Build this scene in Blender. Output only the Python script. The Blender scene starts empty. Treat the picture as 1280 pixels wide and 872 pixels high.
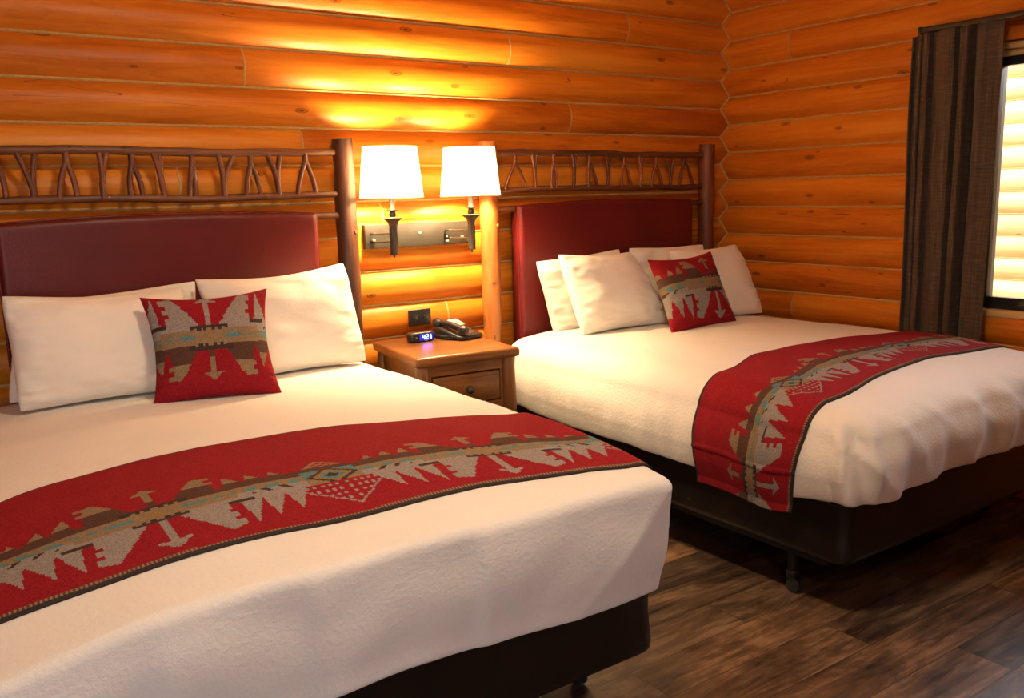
import bpy, math, random
from mathutils import Vector, Matrix, noise
from math import sin, cos, pi, sqrt, atan2, hypot, floor as ffloor

random.seed(4)
sc = bpy.context.scene
COL = sc.collection

# ------------------------------------------------------------------ helpers
def lerp(a, b, t): return a + (b - a) * t
def clamp(t, a=0.0, b=1.0): return max(a, min(b, t))
def sstep(a, b, t):
    t = clamp((t - a) / (b - a)); return t * t * (3 - 2 * t)
def nz(x, y, z=0.0): return noise.noise(Vector((x, y, z)))


class MB:
    """collects shapes into one mesh; per-corner uvs, optional per-face colours, per-face material slot"""
    def __init__(s):
        s.v = []; s.f = []; s.uv = []; s.col = []; s.mi = []; s.sm = []
        s.slot = 0; s.smooth = True; s.c = (1, 1, 1)

    def face(s, idx, uvs=None, c=None):
        s.f.append(tuple(idx)); s.uv.append(uvs or [(0, 0)] * len(idx))
        s.col.append(c or s.c); s.mi.append(s.slot); s.sm.append(s.smooth)

    def add(s, pts):
        n = len(s.v); s.v += [tuple(p) for p in pts]; return n

    def grid(s, fn, nu, nv, uvf=None, cf=None, closeu=False, flip=False):
        """fn(i,j) -> point for i in 0..nu, j in 0..nv"""
        cu = nu if closeu else nu + 1
        base = s.add([fn(i, j) for i in range(cu) for j in range(nv + 1)])
        for i in range(nu):
            for j in range(nv):
                ii = (i + 1) % cu
                q = [base + i * (nv + 1) + j, base + ii * (nv + 1) + j, base + ii * (nv + 1) + j + 1, base + i * (nv + 1) + j + 1]
                u = [uvf(i, j), uvf(i + 1, j), uvf(i + 1, j + 1), uvf(i, j + 1)] if uvf else None
                if flip:
                    q = q[::-1]; u = u[::-1] if u else None
                s.face(q, u, cf(i, j) if cf else None)
        return base

    def box(s, x0, x1, y0, y1, z0, z1, fn=None):
        sm = s.smooth; s.smooth = False
        P = lambda x, y, z: fn(x, y, z) if fn else (x, y, z)
        d = [abs(x1 - x0), abs(y1 - y0), abs(z1 - z0)]; ax = d.index(max(d))
        def q(a, b, c, e):
            pts = [a, b, c, e]
            n = s.add([P(*p) for p in pts])
            other = [k for k in range(3) if k != ax]
            uv = []
            const = [k for k in range(3) if len({round(p[k], 6) for p in pts}) == 1]
            const = const[0] if const else 0
            if const == ax: ua, va = other
            else:
                ua = ax; va = [k for k in other if k != const][0]
            for p in pts: uv.append((p[ua] + .37 * z0, p[va] + p[const] * .5))
            s.face((n, n + 1, n + 2, n + 3), uv)
        A = lambda i, j, k: ((x0, x1)[i], (y0, y1)[j], (z0, z1)[k])
        q(A(0,0,0), A(0,1,0), A(1,1,0), A(1,0,0)); q(A(0,0,1), A(1,0,1), A(1,1,1), A(0,1,1))
        q(A(0,0,0), A(1,0,0), A(1,0,1), A(0,0,1)); q(A(0,1,0), A(0,1,1), A(1,1,1), A(1,1,0))
        q(A(0,0,0), A(0,0,1), A(0,1,1), A(0,1,0)); q(A(1,0,0), A(1,1,0), A(1,1,1), A(1,0,1))
        s.smooth = sm

    def tube(s, path, rad, seg=10, cap=True, wob=0.0, seed=0.0):
        path = [Vector(p) for p in path]; n = len(path)
        if not hasattr(rad, '__len__'): rad = [rad] * n
        fr = []; up = Vector((0.31, 0.17, 0.93))
        L = 0; Ls = []
        for i in range(n):
            t = (path[min(i + 1, n - 1)] - path[max(i - 1, 0)]).normalized()
            a = up - t * up.dot(t)
            if a.length < .15: a = Vector((1, 0, 0)) - t * t.x
            a.normalize(); up = a; fr.append((a, t.cross(a)))
            if i: L += (path[i] - path[i - 1]).length
            Ls.append(L)
        def P(i, j):
            k = i % seg; th = 2 * pi * k / seg; a, b = fr[j]
            r = rad[j] * (1 + wob * nz(seed + 3 * cos(th), 3 * sin(th) + seed, Ls[j] * 9))
            return path[j] + a * (r * cos(th)) + b * (r * sin(th))
        s.grid(P, seg, n - 1, lambda i, j: (Ls[j] + seed, 2 * pi * rad[j] * i / seg + seed * .7), closeu=True)
        if cap:
            for j, fl in ((0, 1), (n - 1, 0)):
                b = s.add([P(i, j) for i in range(seg)])
                idx = list(range(b, b + seg))
                sm = s.smooth; s.smooth = False
                s.face(idx if not fl else idx[::-1], [(Ls[j], .01 * i) for i in range(seg)]); s.smooth = sm

    def lathe(s, prof, c, seg=24, capb=True, capt=True):
        """prof: list of (r, z)"""
        s.grid(lambda i, j: (c[0] + prof[j][0] * cos(2 * pi * i / seg), c[1] + prof[j][0] * sin(2 * pi * i / seg), c[2] + prof[j][1]),
               seg, len(prof) - 1, lambda i, j: (prof[j][1], i / seg * .2), closeu=True)
        sm = s.smooth; s.smooth = False
        for j, ok in ((0, capb), (len(prof) - 1, capt)):
            if ok and prof[j][0] > 1e-5:
                b = s.add([(c[0] + prof[j][0] * cos(2 * pi * i / seg), c[1] + prof[j][0] * sin(2 * pi * i / seg), c[2] + prof[j][1]) for i in range(seg)])
                idx = list(range(b, b + seg)); s.face(idx[::-1] if j == 0 else idx)
        s.smooth = sm

    def ball(s, c, r, seg=12, rings=8, sq=(1, 1, 1)):
        s.grid(lambda i, j: (c[0] + sq[0] * r * sin(pi * j / rings) * cos(2 * pi * i / seg), c[1] + sq[1] * r * sin(pi * j / rings) * sin(2 * pi * i / seg), c[2] - sq[2] * r * cos(pi * j / rings)), seg, rings, closeu=True)

    def build(s, name, mats, parent=None, origin=None, bevel=0, seg=2, solid=0, weld=False, sub=0):
        o0 = Vector((0, 0, 0))
        if parent is not None: o0 = world_loc(parent)
        og = Vector(origin) if origin is not None else o0
        me = bpy.data.meshes.new(name)
        me.from_pydata([tuple(Vector(p) - og) for p in s.v], [], s.f)
        me.uv_layers.new(name='UVMap')
        me.color_attributes.new('col', 'FLOAT_COLOR', 'CORNER')
        uvl = me.uv_layers['UVMap']; ca = me.color_attributes['col']
        k = 0
        uvd = []; cd = []
        for fi, f in enumerate(s.f):
            for q in range(len(f)):
                uvd += list(s.uv[fi][q]); cd += list(s.col[fi][:3]) + [1.0]
        uvl.data.foreach_set('uv', uvd); ca.data.foreach_set('color', cd)
        me.polygons.foreach_set('material_index', s.mi)
        me.polygons.foreach_set('use_smooth', s.sm)
        me.update()
        if not isinstance(mats, (list, tuple)): mats = [mats]
        for m in mats: me.materials.append(m)
        o = bpy.data.objects.new(name, me); COL.objects.link(o)
        if parent is not None:
            o.parent = parent; o.location = og - o0
        else: o.location = og
        if weld:
            w = o.modifiers.new('weld', 'WELD'); w.merge_threshold = 1e-5
        if bevel:
            b = o.modifiers.new('bevel', 'BEVEL'); b.width = bevel; b.segments = seg; b.limit_method = 'ANGLE'
            w = o.modifiers.new('weld', 'WELD'); w.merge_threshold = 1e-5
            o.modifiers.move(1 if not weld else 2, 0)
            for p in me.polygons: p.use_smooth = True
        if solid:
            m = o.modifiers.new('solid', 'SOLIDIFY'); m.thickness = solid; m.offset = -1
        if sub:
            m = o.modifiers.new('sub', 'SUBSURF'); m.levels = sub; m.render_levels = sub
        return o


def world_loc(o):
    v = Vector(o.location)
    while o.parent is not None:
        o = o.parent; v += Vector(o.location)
    return v

def tag(o, label, cat, group=None):
    o['label'] = label; o['category'] = cat
    if group: o['group'] = group
    return o

def thing(name, loc, label, cat, group=None):
    o = bpy.data.objects.new(name, None); COL.objects.link(o); o.location = loc
    o.empty_display_size = .1
    return tag(o, label, cat, group)

def struct(o, label=None, cat=None):
    o['kind'] = 'structure'
    if label: o['label'] = label
    if cat: o['category'] = cat
    return o

# ------------------------------------------------------------------ materials
class NT:
    def __init__(s, name):
        s.m = bpy.data.materials.new(name); s.m.use_nodes = True
        s.t = s.m.node_tree; s.b = s.t.nodes['Principled BSDF']; s.out = s.t.nodes['Material Output']
    def n(s, typ, **kw):
        nd = s.t.nodes.new(typ)
        for k, v in kw.items():
            if k.startswith('i_'):
                nd.inputs[k[2:].replace('_', ' ')].default_value = v
            else: setattr(nd, k, v)
        return nd
    def l(s, a, b): s.t.links.new(a, b)
    def math(s, op, a, b=None, c=None):
        nd = s.n('ShaderNodeMath', operation=op)
        for k, v in enumerate((a, b, c)):
            if v is None: continue
            if isinstance(v, (int, float)): nd.inputs[k].default_value = v
            else: s.l(v, nd.inputs[k])
        return nd.outputs[0]
    def ramp(s, fac, stops):
        nd = s.n('ShaderNodeValToRGB'); el = nd.color_ramp.elements
        while len(el) < len(stops): el.new(.5)
        for e, (p, c) in zip(el, stops):
            e.position = p; e.color = (*c, 1) if len(c) == 3 else c
        s.l(fac, nd.inputs[0]); return nd.outputs[0]
    def mix(s, fac, a, b, typ='MIX'):
        nd = s.n('ShaderNodeMix', data_type='RGBA', blend_type=typ)
        for sock, v in ((nd.inputs[0], fac), (nd.inputs[6], a), (nd.inputs[7], b)):
            if isinstance(v, (int, float)): sock.default_value = v
            elif isinstance(v, tuple): sock.default_value = (*v, 1) if len(v) == 3 else v
            else: s.l(v, sock)
        return nd.outputs[2]
    def mapping(s, src, scale):
        nd = s.n('ShaderNodeMapping'); nd.inputs['Scale'].default_value = scale
        s.l(src, nd.inputs['Vector']); return nd.outputs[0]
    def noise(s, vec, scale, detail=4, rough=.55, dist=0.0):
        nd = s.n('ShaderNodeTexNoise'); nd.inputs['Scale'].default_value = scale
        nd.inputs['Detail'].default_value = detail; nd.inputs['Roughness'].default_value = rough
        nd.inputs['Distortion'].default_value = dist; nd.inputs['Lacunarity'].default_value = 2.37
        s.l(vec, nd.inputs['Vector']); return nd.outputs['Fac']
    def bump(s, h, strength, dist=.01):
        nd = s.n('ShaderNodeBump'); nd.inputs['Strength'].default_value = strength
        nd.inputs['Distance'].default_value = dist
        s.l(h, nd.inputs['Height']); s.l(nd.outputs[0], s.b.inputs['Normal']); return nd
    def vshift(s, uv, r):
        cb = s.n('ShaderNodeCombineXYZ'); s.l(s.math('MULTIPLY', r, 53.0), cb.inputs[0]); s.l(s.math('MULTIPLY', r, 29.0), cb.inputs[1])
        ad = s.n('ShaderNodeVectorMath', operation='ADD'); s.l(uv, ad.inputs[0]); s.l(cb.outputs[0], ad.inputs[1]); return ad.outputs[0]
    def set(s, **kw):
        for k, v in kw.items():
            nm = k.replace('_', ' ')
            if nm in s.b.inputs:
                s.b.inputs[nm].default_value = (*v, 1) if isinstance(v, tuple) and len(v) == 3 else v
        return s
    def color(s, c): s.l(c, s.b.inputs['Base Color'])


def plain(name, col, rough=.5, metal=0.0, bump=0, bscale=200, **kw):
    t = NT(name); t.set(Base_Color=col, Roughness=rough, Metallic=metal, **kw)
    co = t.n('ShaderNodeTexCoord').outputs['Object']
    n = t.noise(co, bscale, 3)
    a = tuple(c * .86 for c in col); b = tuple(min(1, c * 1.1) for c in col)
    t.color(t.ramp(n, [(.3, a), (.7, b)]))
    if bump: t.bump(n, bump, .003)
    return t.m

def wood(name, c0, c1, c2, rough=.42, knots=True, gscale=1.0, bump=.15, spec=.5, rnd=True):
    """grain runs along uv.x; uv in metres; 'col' attribute.r holds a per-piece random number"""
    t = NT(name); t.set(Roughness=rough); t.b.inputs['Specular IOR Level'].default_value = spec
    uv = t.n('ShaderNodeTexCoord').outputs['UV']
    at = t.n('ShaderNodeAttribute', attribute_name='col')
    sep = t.n('ShaderNodeSeparateColor'); t.l(at.outputs['Color'], sep.inputs[0])
    r = sep.outputs[0]
    comb = t.n('ShaderNodeCombineXYZ'); t.l(t.math('MULTIPLY', r, 37.0), comb.inputs[2])
    ad = t.n('ShaderNodeVectorMath', operation='ADD'); t.l(uv, ad.inputs[0]); t.l(comb.outputs[0], ad.inputs[1])
    v = ad.outputs[0]
    g1 = t.noise(t.mapping(v, (1.3 * gscale, 17 * gscale, 1)), 1.0, 4, .6, 1.2)
    g2 = t.noise(t.mapping(v, (.9, 5, 1)), 1.0, 3, .5, .4)
    g3 = t.noise(t.mapping(v, (14, 110, 1)), 1.0, 3, .6, 1.0)
    f = t.math('ADD', t.math('MULTIPLY', g1, .50), t.math('MULTIPLY', g2, .42))
    f = t.math('ADD', f, t.math('MULTIPLY', g3, .08))
    f = t.math('ADD', f, t.math('MULTIPLY', t.math('SUBTRACT', r, .5), .16)) if rnd else f
    c = t.ramp(f, [(.34, c0), (.51, c1), (.68, c2)])
    if knots:
        vo = t.n('ShaderNodeTexVoronoi', feature='F1', voronoi_dimensions='2D'); vo.inputs['Scale'].default_value = 1.0
        vo.inputs['Randomness'].default_value = .9
        t.l(t.mapping(t.vshift(uv, r), (2.6, 6.5, 1)), vo.inputs['Vector'])
        sp = t.n('ShaderNodeSeparateColor'); t.l(vo.outputs['Color'], sp.inputs[0])
        on = t.math('GREATER_THAN', sp.outputs[0], .62)
        d = t.math('ADD', vo.outputs['Distance'], t.math('MULTIPLY', g3, .015))
        rad = t.math('ADD', .04, t.math('MULTIPLY', sp.outputs[1], .06))
        k = t.math('MULTIPLY', t.math('SUBTRACT', 1.0, t.math('DIVIDE', d, rad)), on)
        cl = t.n('ShaderNodeClamp'); t.l(k, cl.inputs[0])
        ring = t.ramp(cl.outputs[0], [(0, (0, 0, 0)), (.12, (.75, .75, .75)), (.45, (.35, .35, .35)), (.8, (.95, .95, .95))])
        c = t.mix(ring, c, tuple(x * .22 for x in c0))
        # long drying cracks
        ck = t.noise(t.mapping(v, (.8, 12, 1)), 1.0, 2, .4, .2)
        ckm = t.math('LESS_THAN', t.math('ABSOLUTE', t.math('SUBTRACT', ck, .5)), .0022)
        ckz = t.noise(t.mapping(v, (1.1, 3, 1)), 1.0, 1)
        ckm = t.math('MULTIPLY', ckm, t.math('GREATER_THAN', ckz, .60))
        c = t.mix(t.math('MULTIPLY', ckm, .8), c, tuple(x * .15 for x in c0))
    t.color(c)
    if bump: t.bump(g1, bump, .004)
    return t.m

M = {}
M['log'] = wood('honey_log', (.40, .098, .006), (.60, .182, .012), (.72, .28, .028), rough=.42, bump=.10, spec=.3)
M['log_out'] = wood('outdoor_log', (.50, .30, .10), (.62, .41, .17), (.72, .52, .26), rough=.6, bump=.1)
M['chink'] = plain('chinking', (.52, .32, .11), .8, bump=.2, bscale=90)
M['bark'] = wood('bark_wood', (.035, .012, .006), (.10, .032, .013), (.21, .075, .028), rough=.45, knots=True, gscale=1.2, bump=.5)
M['peeled'] = wood('peeled_post', (.23, .062, .013), (.36, .115, .022), (.46, .17, .04), rough=.4, knots=True, bump=.3)
M['post'] = wood('red_bark_post', (.05, .014, .006), (.14, .038, .013), (.24, .075, .024), rough=.45, gscale=1.2, bump=.4)
M['twig'] = wood('twig_bark', (.06, .018, .008), (.15, .045, .017), (.26, .09, .032), rough=.4, knots=False, gscale=2, bump=.4)
M['stand'] = wood('stained_oak', (.085, .028, .008), (.20, .075, .019), (.30, .125, .035), rough=.33, knots=False, gscale=1.3, bump=.15)
M['pine'] = wood('pale_pine', (.52, .30, .10), (.66, .42, .17), (.76, .54, .27), rough=.5, knots=False, bump=.1)
M['plank_ceiling'] = wood('ceiling_pine', (.45, .16, .03), (.6, .24, .05), (.7, .33, .09), rough=.5, knots=True)
M['bronze'] = plain('dark_bronze', (.075, .058, .042), .42, .5, bscale=60)
M['bronze_plate'] = plain('bronze_plate', (.022, .017, .011), .6, .1, bscale=40)
M['brass'] = plain('satin_nickel', (.55, .47, .36), .3, .9)
M['black_metal'] = plain('black_metal', (.012, .011, .011), .45, .3)
M['black_plastic'] = plain('black_plastic', (.012, .012, .013), .32)
M['grey_plastic'] = plain('grey_plastic', (.12, .11, .10), .3)
M['rubber'] = plain('rubber', (.01, .01, .01), .8)
M['white_card'] = plain('white_card', (.75, .72, .66), .6)
M['window_black'] = plain('window_black', (.018, .02, .022), .4)
M['white_plastic'] = plain('white_plastic', (.7, .66, .58), .4)
M['grass'] = plain('outside_ground', (.30, .27, .2), .9, bscale=20)

def leather():
    t = NT('burgundy_leather'); t.set(Roughness=.40, Specular_IOR_Level=.4)
    co = t.n('ShaderNodeTexCoord').outputs['Object']
    n = t.noise(co, 90, 3); vo = t.n('ShaderNodeTexVoronoi'); vo.inputs['Scale'].default_value = 260
    t.l(co, vo.inputs['Vector'])
    t.color(t.ramp(t.noise(co, 3, 3), [(.3, (.085, .0055, .006)), (.7, (.12, .0075, .008))]))
    t.bump(t.math('ADD', vo.outputs['Distance'], n), .25, .002)
    return t.m
M['leather'] = leather()

def linen_white(name, col, bs, bstr, rough=.85):
    t = NT(name); t.set(Roughness=rough, Sheen_Weight=.15)
    co = t.n('ShaderNodeTexCoord').outputs['Object']
    n1 = t.noise(co, bs, 3, .6); n2 = t.noise(co, 9, 4, .55)
    t.color(t.ramp(n2, [(.3, tuple(c * .97 for c in col)), (.7, col)]))
    t.bump(t.math('ADD', t.math('MULTIPLY', n1, .6), t.math('MULTIPLY', n2, .5)), bstr, .008)
    return t.m
M['duvet'] = linen_white('white_duvet', (.80, .775, .735), 100, .50)
M['pillow'] = linen_white('white_pillowcase', (.82, .775, .70), 60, .18, .75)
M['sheet'] = linen_white('white_mattress', (.75, .73, .68), 150, .2)

def boxcover():
    t = NT('dark_box_cover'); t.set(Roughness=.40, Specular_IOR_Level=.45)
    co = t.n('ShaderNodeTexCoord').outputs['Object']
    n = t.noise(co, 300, 2)
    t.color(t.ramp(t.noise(co, 6, 3), [(.3, (.0045, .003, .0022)), (.7, (.009, .006, .0045))]))
    t.bump(n, .25, .002); return t.m
M['boxcover'] = boxcover()

def wool():
    t = NT('woven_wool'); t.set(Roughness=.95, Specular_IOR_Level=.15)
    at = t.n('ShaderNodeAttribute', attribute_name='col')
    co = t.n('ShaderNodeTexCoord').outputs['Object']
    n = t.noise(co, 240, 2, .7); n2 = t.noise(co, 700, 1)
    k = t.ramp(n, [(.3, (.62, .62, .62)), (.7, (1.28, 1.28, 1.28))])
    t.color(t.mix(1.0, at.outputs['Color'], k, 'MULTIPLY'))
    t.bump(t.math('ADD', n, n2), .35, .003); return t.m
M['wool'] = wool()

def curtain_mat():
    t = NT('brown_linen'); t.set(Roughness=.8, Sheen_Weight=.1)
    uv = t.n('ShaderNodeTexCoord').outputs['UV']
    a = t.noise(t.mapping(uv, (120, 5, 1)), 1, 4, .65); b = t.noise(t.mapping(uv, (7, 130, 1)), 1, 4, .65)
    f = t.math('MULTIPLY', t.math('ADD', a, b), .5)
    t.color(t.ramp(f, [(.36, (.026, .016, .011)), (.5, (.060, .039, .028)), (.64, (.125, .085, .06))]))
    t.bump(f, .3, .003); return t.m
M['curtain'] = curtain_mat()

def floor_mat():
    t = NT('floor_planks'); t.set(Roughness=.38)
    co = t.n('ShaderNodeTexCoord').outputs['Object']
    s = t.n('ShaderNodeSeparateXYZ'); t.l(co, s.inputs[0])
    x, y = s.outputs[0], s.outputs[1]
    ry = t.math('DIVIDE', t.math('ADD', y, 2.15), .165)
    row = t.math('FLOOR', ry)
    rx = t.math('DIVIDE', t.math('SUBTRACT', x, t.math('ADD', 1.135, t.math('MULTIPLY', row, .505))), 1.2)
    colm = t.math('FLOOR', rx)
    cb = t.n('ShaderNodeCombineXYZ'); t.l(row, cb.inputs[0]); t.l(colm, cb.inputs[1])
    wn = t.n('ShaderNodeTexWhiteNoise', noise_dimensions='3D'); t.l(cb.outputs[0], wn.inputs['Vector'])
    rnd = wn.outputs['Value']
    cv = t.n('ShaderNodeCombineXYZ'); t.l(x, cv.inputs[0]); t.l(y, cv.inputs[1]); t.l(t.math('MULTIPLY', rnd, 20.0), cv.inputs[2])
    g = t.noise(t.mapping(cv.outputs[0], (3.5, 42, 1)), 1, 6, .65, .6)
    g2 = t.noise(t.mapping(cv.outputs[0], (2.2, 6.5, 1)), 1, 5, .65, .6)
    f = t.math('ADD', t.math('MULTIPLY', g, .42), t.math('MULTIPLY', g2, .58))
    c = t.ramp(f, [(.38, (.022, .013, .009)), (.5, (.088, .054, .034)), (.62, (.22, .14, .088))])
    tint = t.ramp(rnd, [(.0, (.62, .64, .70)), (.5, (1.0, .95, .88)), (.84, (1.2, 1.05, .9)), (.88, (1.9, 1.55, 1.1))])
    c = t.mix(1.0, c, tint, 'MULTIPLY')
    ey = t.math('ABSOLUTE', t.math('SUBTRACT', t.math('FRACT', ry), .5))
    ex = t.math('ABSOLUTE', t.math('SUBTRACT', t.math('FRACT', rx), .5))
    seam = t.math('MAXIMUM', t.math('GREATER_THAN', ey, .489), t.math('GREATER_THAN', ex, .4985))
    c = t.mix(t.math('MULTIPLY', seam, .75), c, (.01, .006, .004))
    t.color(c)
    t.l(t.math('ADD', .24, t.math('MULTIPLY', g, .22)), t.b.inputs['Roughness'])
    t.bump(t.math('SUBTRACT', g, t.math('MULTIPLY', seam, 1.5)), .25, .003)
    return t.m
M['floor'] = floor_mat()

def shade_mat():
    t = NT('lamp_shade_cloth')
    tr = t.n('ShaderNodeBsdfTranslucent'); tr.inputs['Color'].default_value = (.95, .86, .70, 1)
    df = t.n('ShaderNodeBsdfDiffuse'); df.inputs['Color'].default_value = (.85, .80, .70, 1)
    co = t.n('ShaderNodeTexCoord').outputs['Object']
    n = t.noise(t.mapping(co, (120, 120, 400)), 1, 2)
    t.l(t.ramp(n, [(.3, (.90, .80, .62)), (.7, (.98, .90, .75))]), tr.inputs['Color'])
    mx = t.n('ShaderNodeMixShader'); mx.inputs[0].default_value = .35
    t.l(tr.outputs[0], mx.inputs[1]); t.l(df.outputs[0], mx.inputs[2]); t.l(mx.outputs[0], t.out.inputs['Surface'])
    return t.m
M['shade'] = shade_mat()

def emit(name, col, s):
    t = NT(name); t.set(Base_Color=(0, 0, 0), Emission_Color=col, Emission_Strength=s); return t.m
BULB_W = 900.0
M['bulb'] = emit('bulb_glow', (1.0, .70, .36), BULB_W)
M['blue_led'] = emit('blue_digits', (.12, .22, 1.0), 9.0)
M['blue_screen'] = emit('blue_screen', (.015, .02, .35), .8)
M['ceiling_bulb_dim'] = emit('dim_ceiling_diffuser', (1.0, .77, .50), 34.0)
M['ceiling_bulb'] = emit('ceiling_diffuser', (1.0, .77, .50), 72.0)

def glass():
    t = NT('window_glass')
    tr = t.n('ShaderNodeBsdfTransparent'); gl = t.n('ShaderNodeBsdfGlossy'); gl.inputs['Roughness'].default_value = .02
    fr = t.n('ShaderNodeFresnel'); fr.inputs['IOR'].default_value = 1.45
    mx = t.n('ShaderNodeMixShader')
    t.l(fr.outputs[0], mx.inputs[0]); t.l(tr.outputs[0], mx.inputs[1]); t.l(gl.outputs[0], mx.inputs[2]); t.l(mx.outputs[0], t.out.inputs['Surface'])
    return t.m
M['glass'] = glass()

# ------------------------------------------------------------------ dimensions of the room
XR = 4.044          # right wall groove plane
XL = -2.3
YF = -5.6
H = .154            # log course
B0 = 1.9927         # a groove of the back wall
R0 = 2.0569         # a groove of the right wall
BUL = .039
CEIL = 2.78

def log_profile(ph):      # ph -1..1 -> bulge
    c = .986 * H / 2; R = (c * c + BUL * BUL) / (2 * BUL)
    return sqrt(max(0, R * R - (ph * c) ** 2)) - (R - BUL)

def log_wall(name, mapf, L0, L1, base, joints, holes, mats, seed=0, zmin=0.0, zmax=CEIL, step=.10, flip=False):
    """mapf(s, bulge, z)-> world point. s runs along the wall; joints {course: [s,...]}; holes [(s0,s1,z0,z1)]"""
    mb = MB(); NP = 10
    k0 = ffloor((base - zmax) / H) - 1; k1 = ffloor((base - zmin) / H) + 1
    for k in range(k0, k1 + 1):
        ztop, zbot = base - k * H, base - (k + 1) * H
        js = sorted(joints.get(k, []))
        spans = [(a, b) for a, b in zip([L0] + js, js + [L1])]
        for si, (a, b) in enumerate(spans):
            random.seed(seed + k * 7 + si * 131)
            rnd = random.random(); mb.c = (rnd, rnd, rnd)
            parts = [(a, b, zbot, ztop)]
            for (h0, h1, g0, g1) in holes:
                new = []
                for (p, q, zl, zh) in parts:
                    if q <= h0 or p >= h1 or zh <= g0 or zl >= g1: new.append((p, q, zl, zh)); continue
                    if p < h0: new.append((p, h0, zl, zh))
                    if q > h1: new.append((h1, q, zl, zh))
                    m0, m1 = max(p, h0), min(q, h1)
                    if zl < g0: new.append((m0, m1, zl, g0))
                    if zh > g1: new.append((m0, m1, g1, zh))
                parts = new
            for (p, q, zl, zh) in parts:
                zl2, zh2 = max(zl, zmin), min(zh, zmax)
                if zh2 - zl2 < .004: continue
                n = max(1, int((q - p) / step))
                mid = (ztop + zbot) / 2; c = .986 * H / 2
                p0 = clamp((zl2 - mid) / c, -1, 1); p1 = clamp((zh2 - mid) / c, -1, 1)
                def P(i, j):
                    s_ = lerp(p, q, i / n); ph = lerp(p0, p1, j / NP)
                    w = 1 + .10 * nz(s_ * .8 + k * 3.1, k * 1.7 + seed, 0) + .03 * nz(s_ * 4, k, ph * 2)
                    return mapf(s_, log_profile(ph) * w, mid + ph * c + .003 * nz(s_ * .6, k * 2.3, seed))
                def U(i, j):
                    return (lerp(p, q, i / n) + k * 1.37, lerp(p0, p1, j / NP) * c * 1.12 + k * .311)
                mb.slot = 0; mb.grid(P, n, NP, U, flip=flip)
                # chinking bead in the groove above
                if zh2 == ztop:
                    mb.slot = 1
                    def Q(i, j):
                        s_ = lerp(p, q, i / n); t = j / 4 * 2 - 1
                        return mapf(s_, .003 + .0075 * (1 - t * t), ztop + t * .0070 + .003 * nz(s_ * .6, k * 2.3, seed))
                    mb.grid(Q, n, 4, None, flip=flip)
            # butt joint bead
            if si < len(spans) - 1:
                blocked = any(h0 < b < h1 and zbot < g1 and ztop > g0 for h0, h1, g0, g1 in holes)
                if not blocked:
                    mb.slot = 1; c = .986 * H / 2; mid = (ztop + zbot) / 2
                    mb.grid(lambda i, j: mapf(b + (i / 4 * 2 - 1) * .0042 + .004 * nz(j * .4, b), log_profile(j / 12 * 2 - 1) + .002 * (1 - (i / 2 - 1) ** 2) + .0015, mid + (j / 12 * 2 - 1) * c), 4, 12, None, flip=flip)
    mb.slot = 0
    return mb

# back wall
bj = {0: [1.235], -1: [2.518], 1: [2.881], -2: [3.27], 2: [1.456], 4: [1.806], 7: [2.123], 3: [.948], 5: [3.1], 6: [-.4], 8: [.7], 9: [2.6], -3: [.4]}
mb = log_wall('wall_back', lambda s, b, z: (s, -b, z), XL, XR, B0, bj, [], None, seed=1)
struct(mb.build('wall_back', [M['log'], M['chink']]), 'honey log wall behind the beds', 'wall')
# right wall, s = -y
WY0, WY1, WZ0, WZ1 = 1.475, 2.95, .80, 1.985
rj = {-1: [.465], 8: [.534], 3: [3.4], 5: [4.0], 7: [3.6], 12: [1.2]}
mb = log_wall('wall_right', lambda s, b, z: (XR - b, -s, z), 0.0, -YF, R0, rj, [(WY0, WY1, WZ0, WZ1)], None, seed=9)
# caulk line following the coped corner
pth = []
for i in range(0, 261):
    z = .02 + (CEIL - .04) * i / 260
    def bl(base, z):
        t = ((base - z) / H) % 1.0; return log_profile(clamp(t * 2 - 1, -1, 1))
    pth.append((XR - bl(R0, z) - .003, -bl(B0, z) - .003, z))
mb.slot = 1; mb.tube(pth, .0062, 6); mb.slot = 0
struct(mb.build('wall_right', [M['log'], M['chink']]), 'honey log wall with the window', 'wall')
mb = log_wall('wall_left', lambda s, b, z: (XL + b, s, z), YF, 0.0, R0, {2: [-2.0], 5: [-3.0]}, [], None, seed=15)
struct(mb.build('wall_left', [M['log'], M['chink']]), 'honey log wall on the left', 'wall')
FX0, FX1, FZ0, FZ1 = -1.8, -.2, .65, 2.1
mb = log_wall('wall_front', lambda s, b, z: (s, YF + b, z), XL, XR, B0, {}, [(FX0, FX1, FZ0, FZ1)], None, seed=23, flip=True)
struct(mb.build('wall_front', [M['log'], M['chink']]), 'honey log wall behind the viewer', 'wall')
mb = MB(); mb.box(XL - .2, XR + .2, YF - .2, .2, -.12, 0); struct(mb.build('floor', M['floor']), 'dark wood plank floor', 'floor')
mb = MB()
for i in range(40):
    x = XL - .2 + i * .17; random.seed(300 + i); r = random.random(); mb.c = (r, r, r)
    mb.box(x, x + .168, YF - .2, .2, CEIL, CEIL + .03)
mb.c = (.5, .5, .5); mb.box(XL - .3, XR + .45, YF - .3, .3, CEIL + .03, CEIL + .2)
struct(mb.build('ceiling', M['plank_ceiling']), 'pine board ceiling', 'ceiling')
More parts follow.
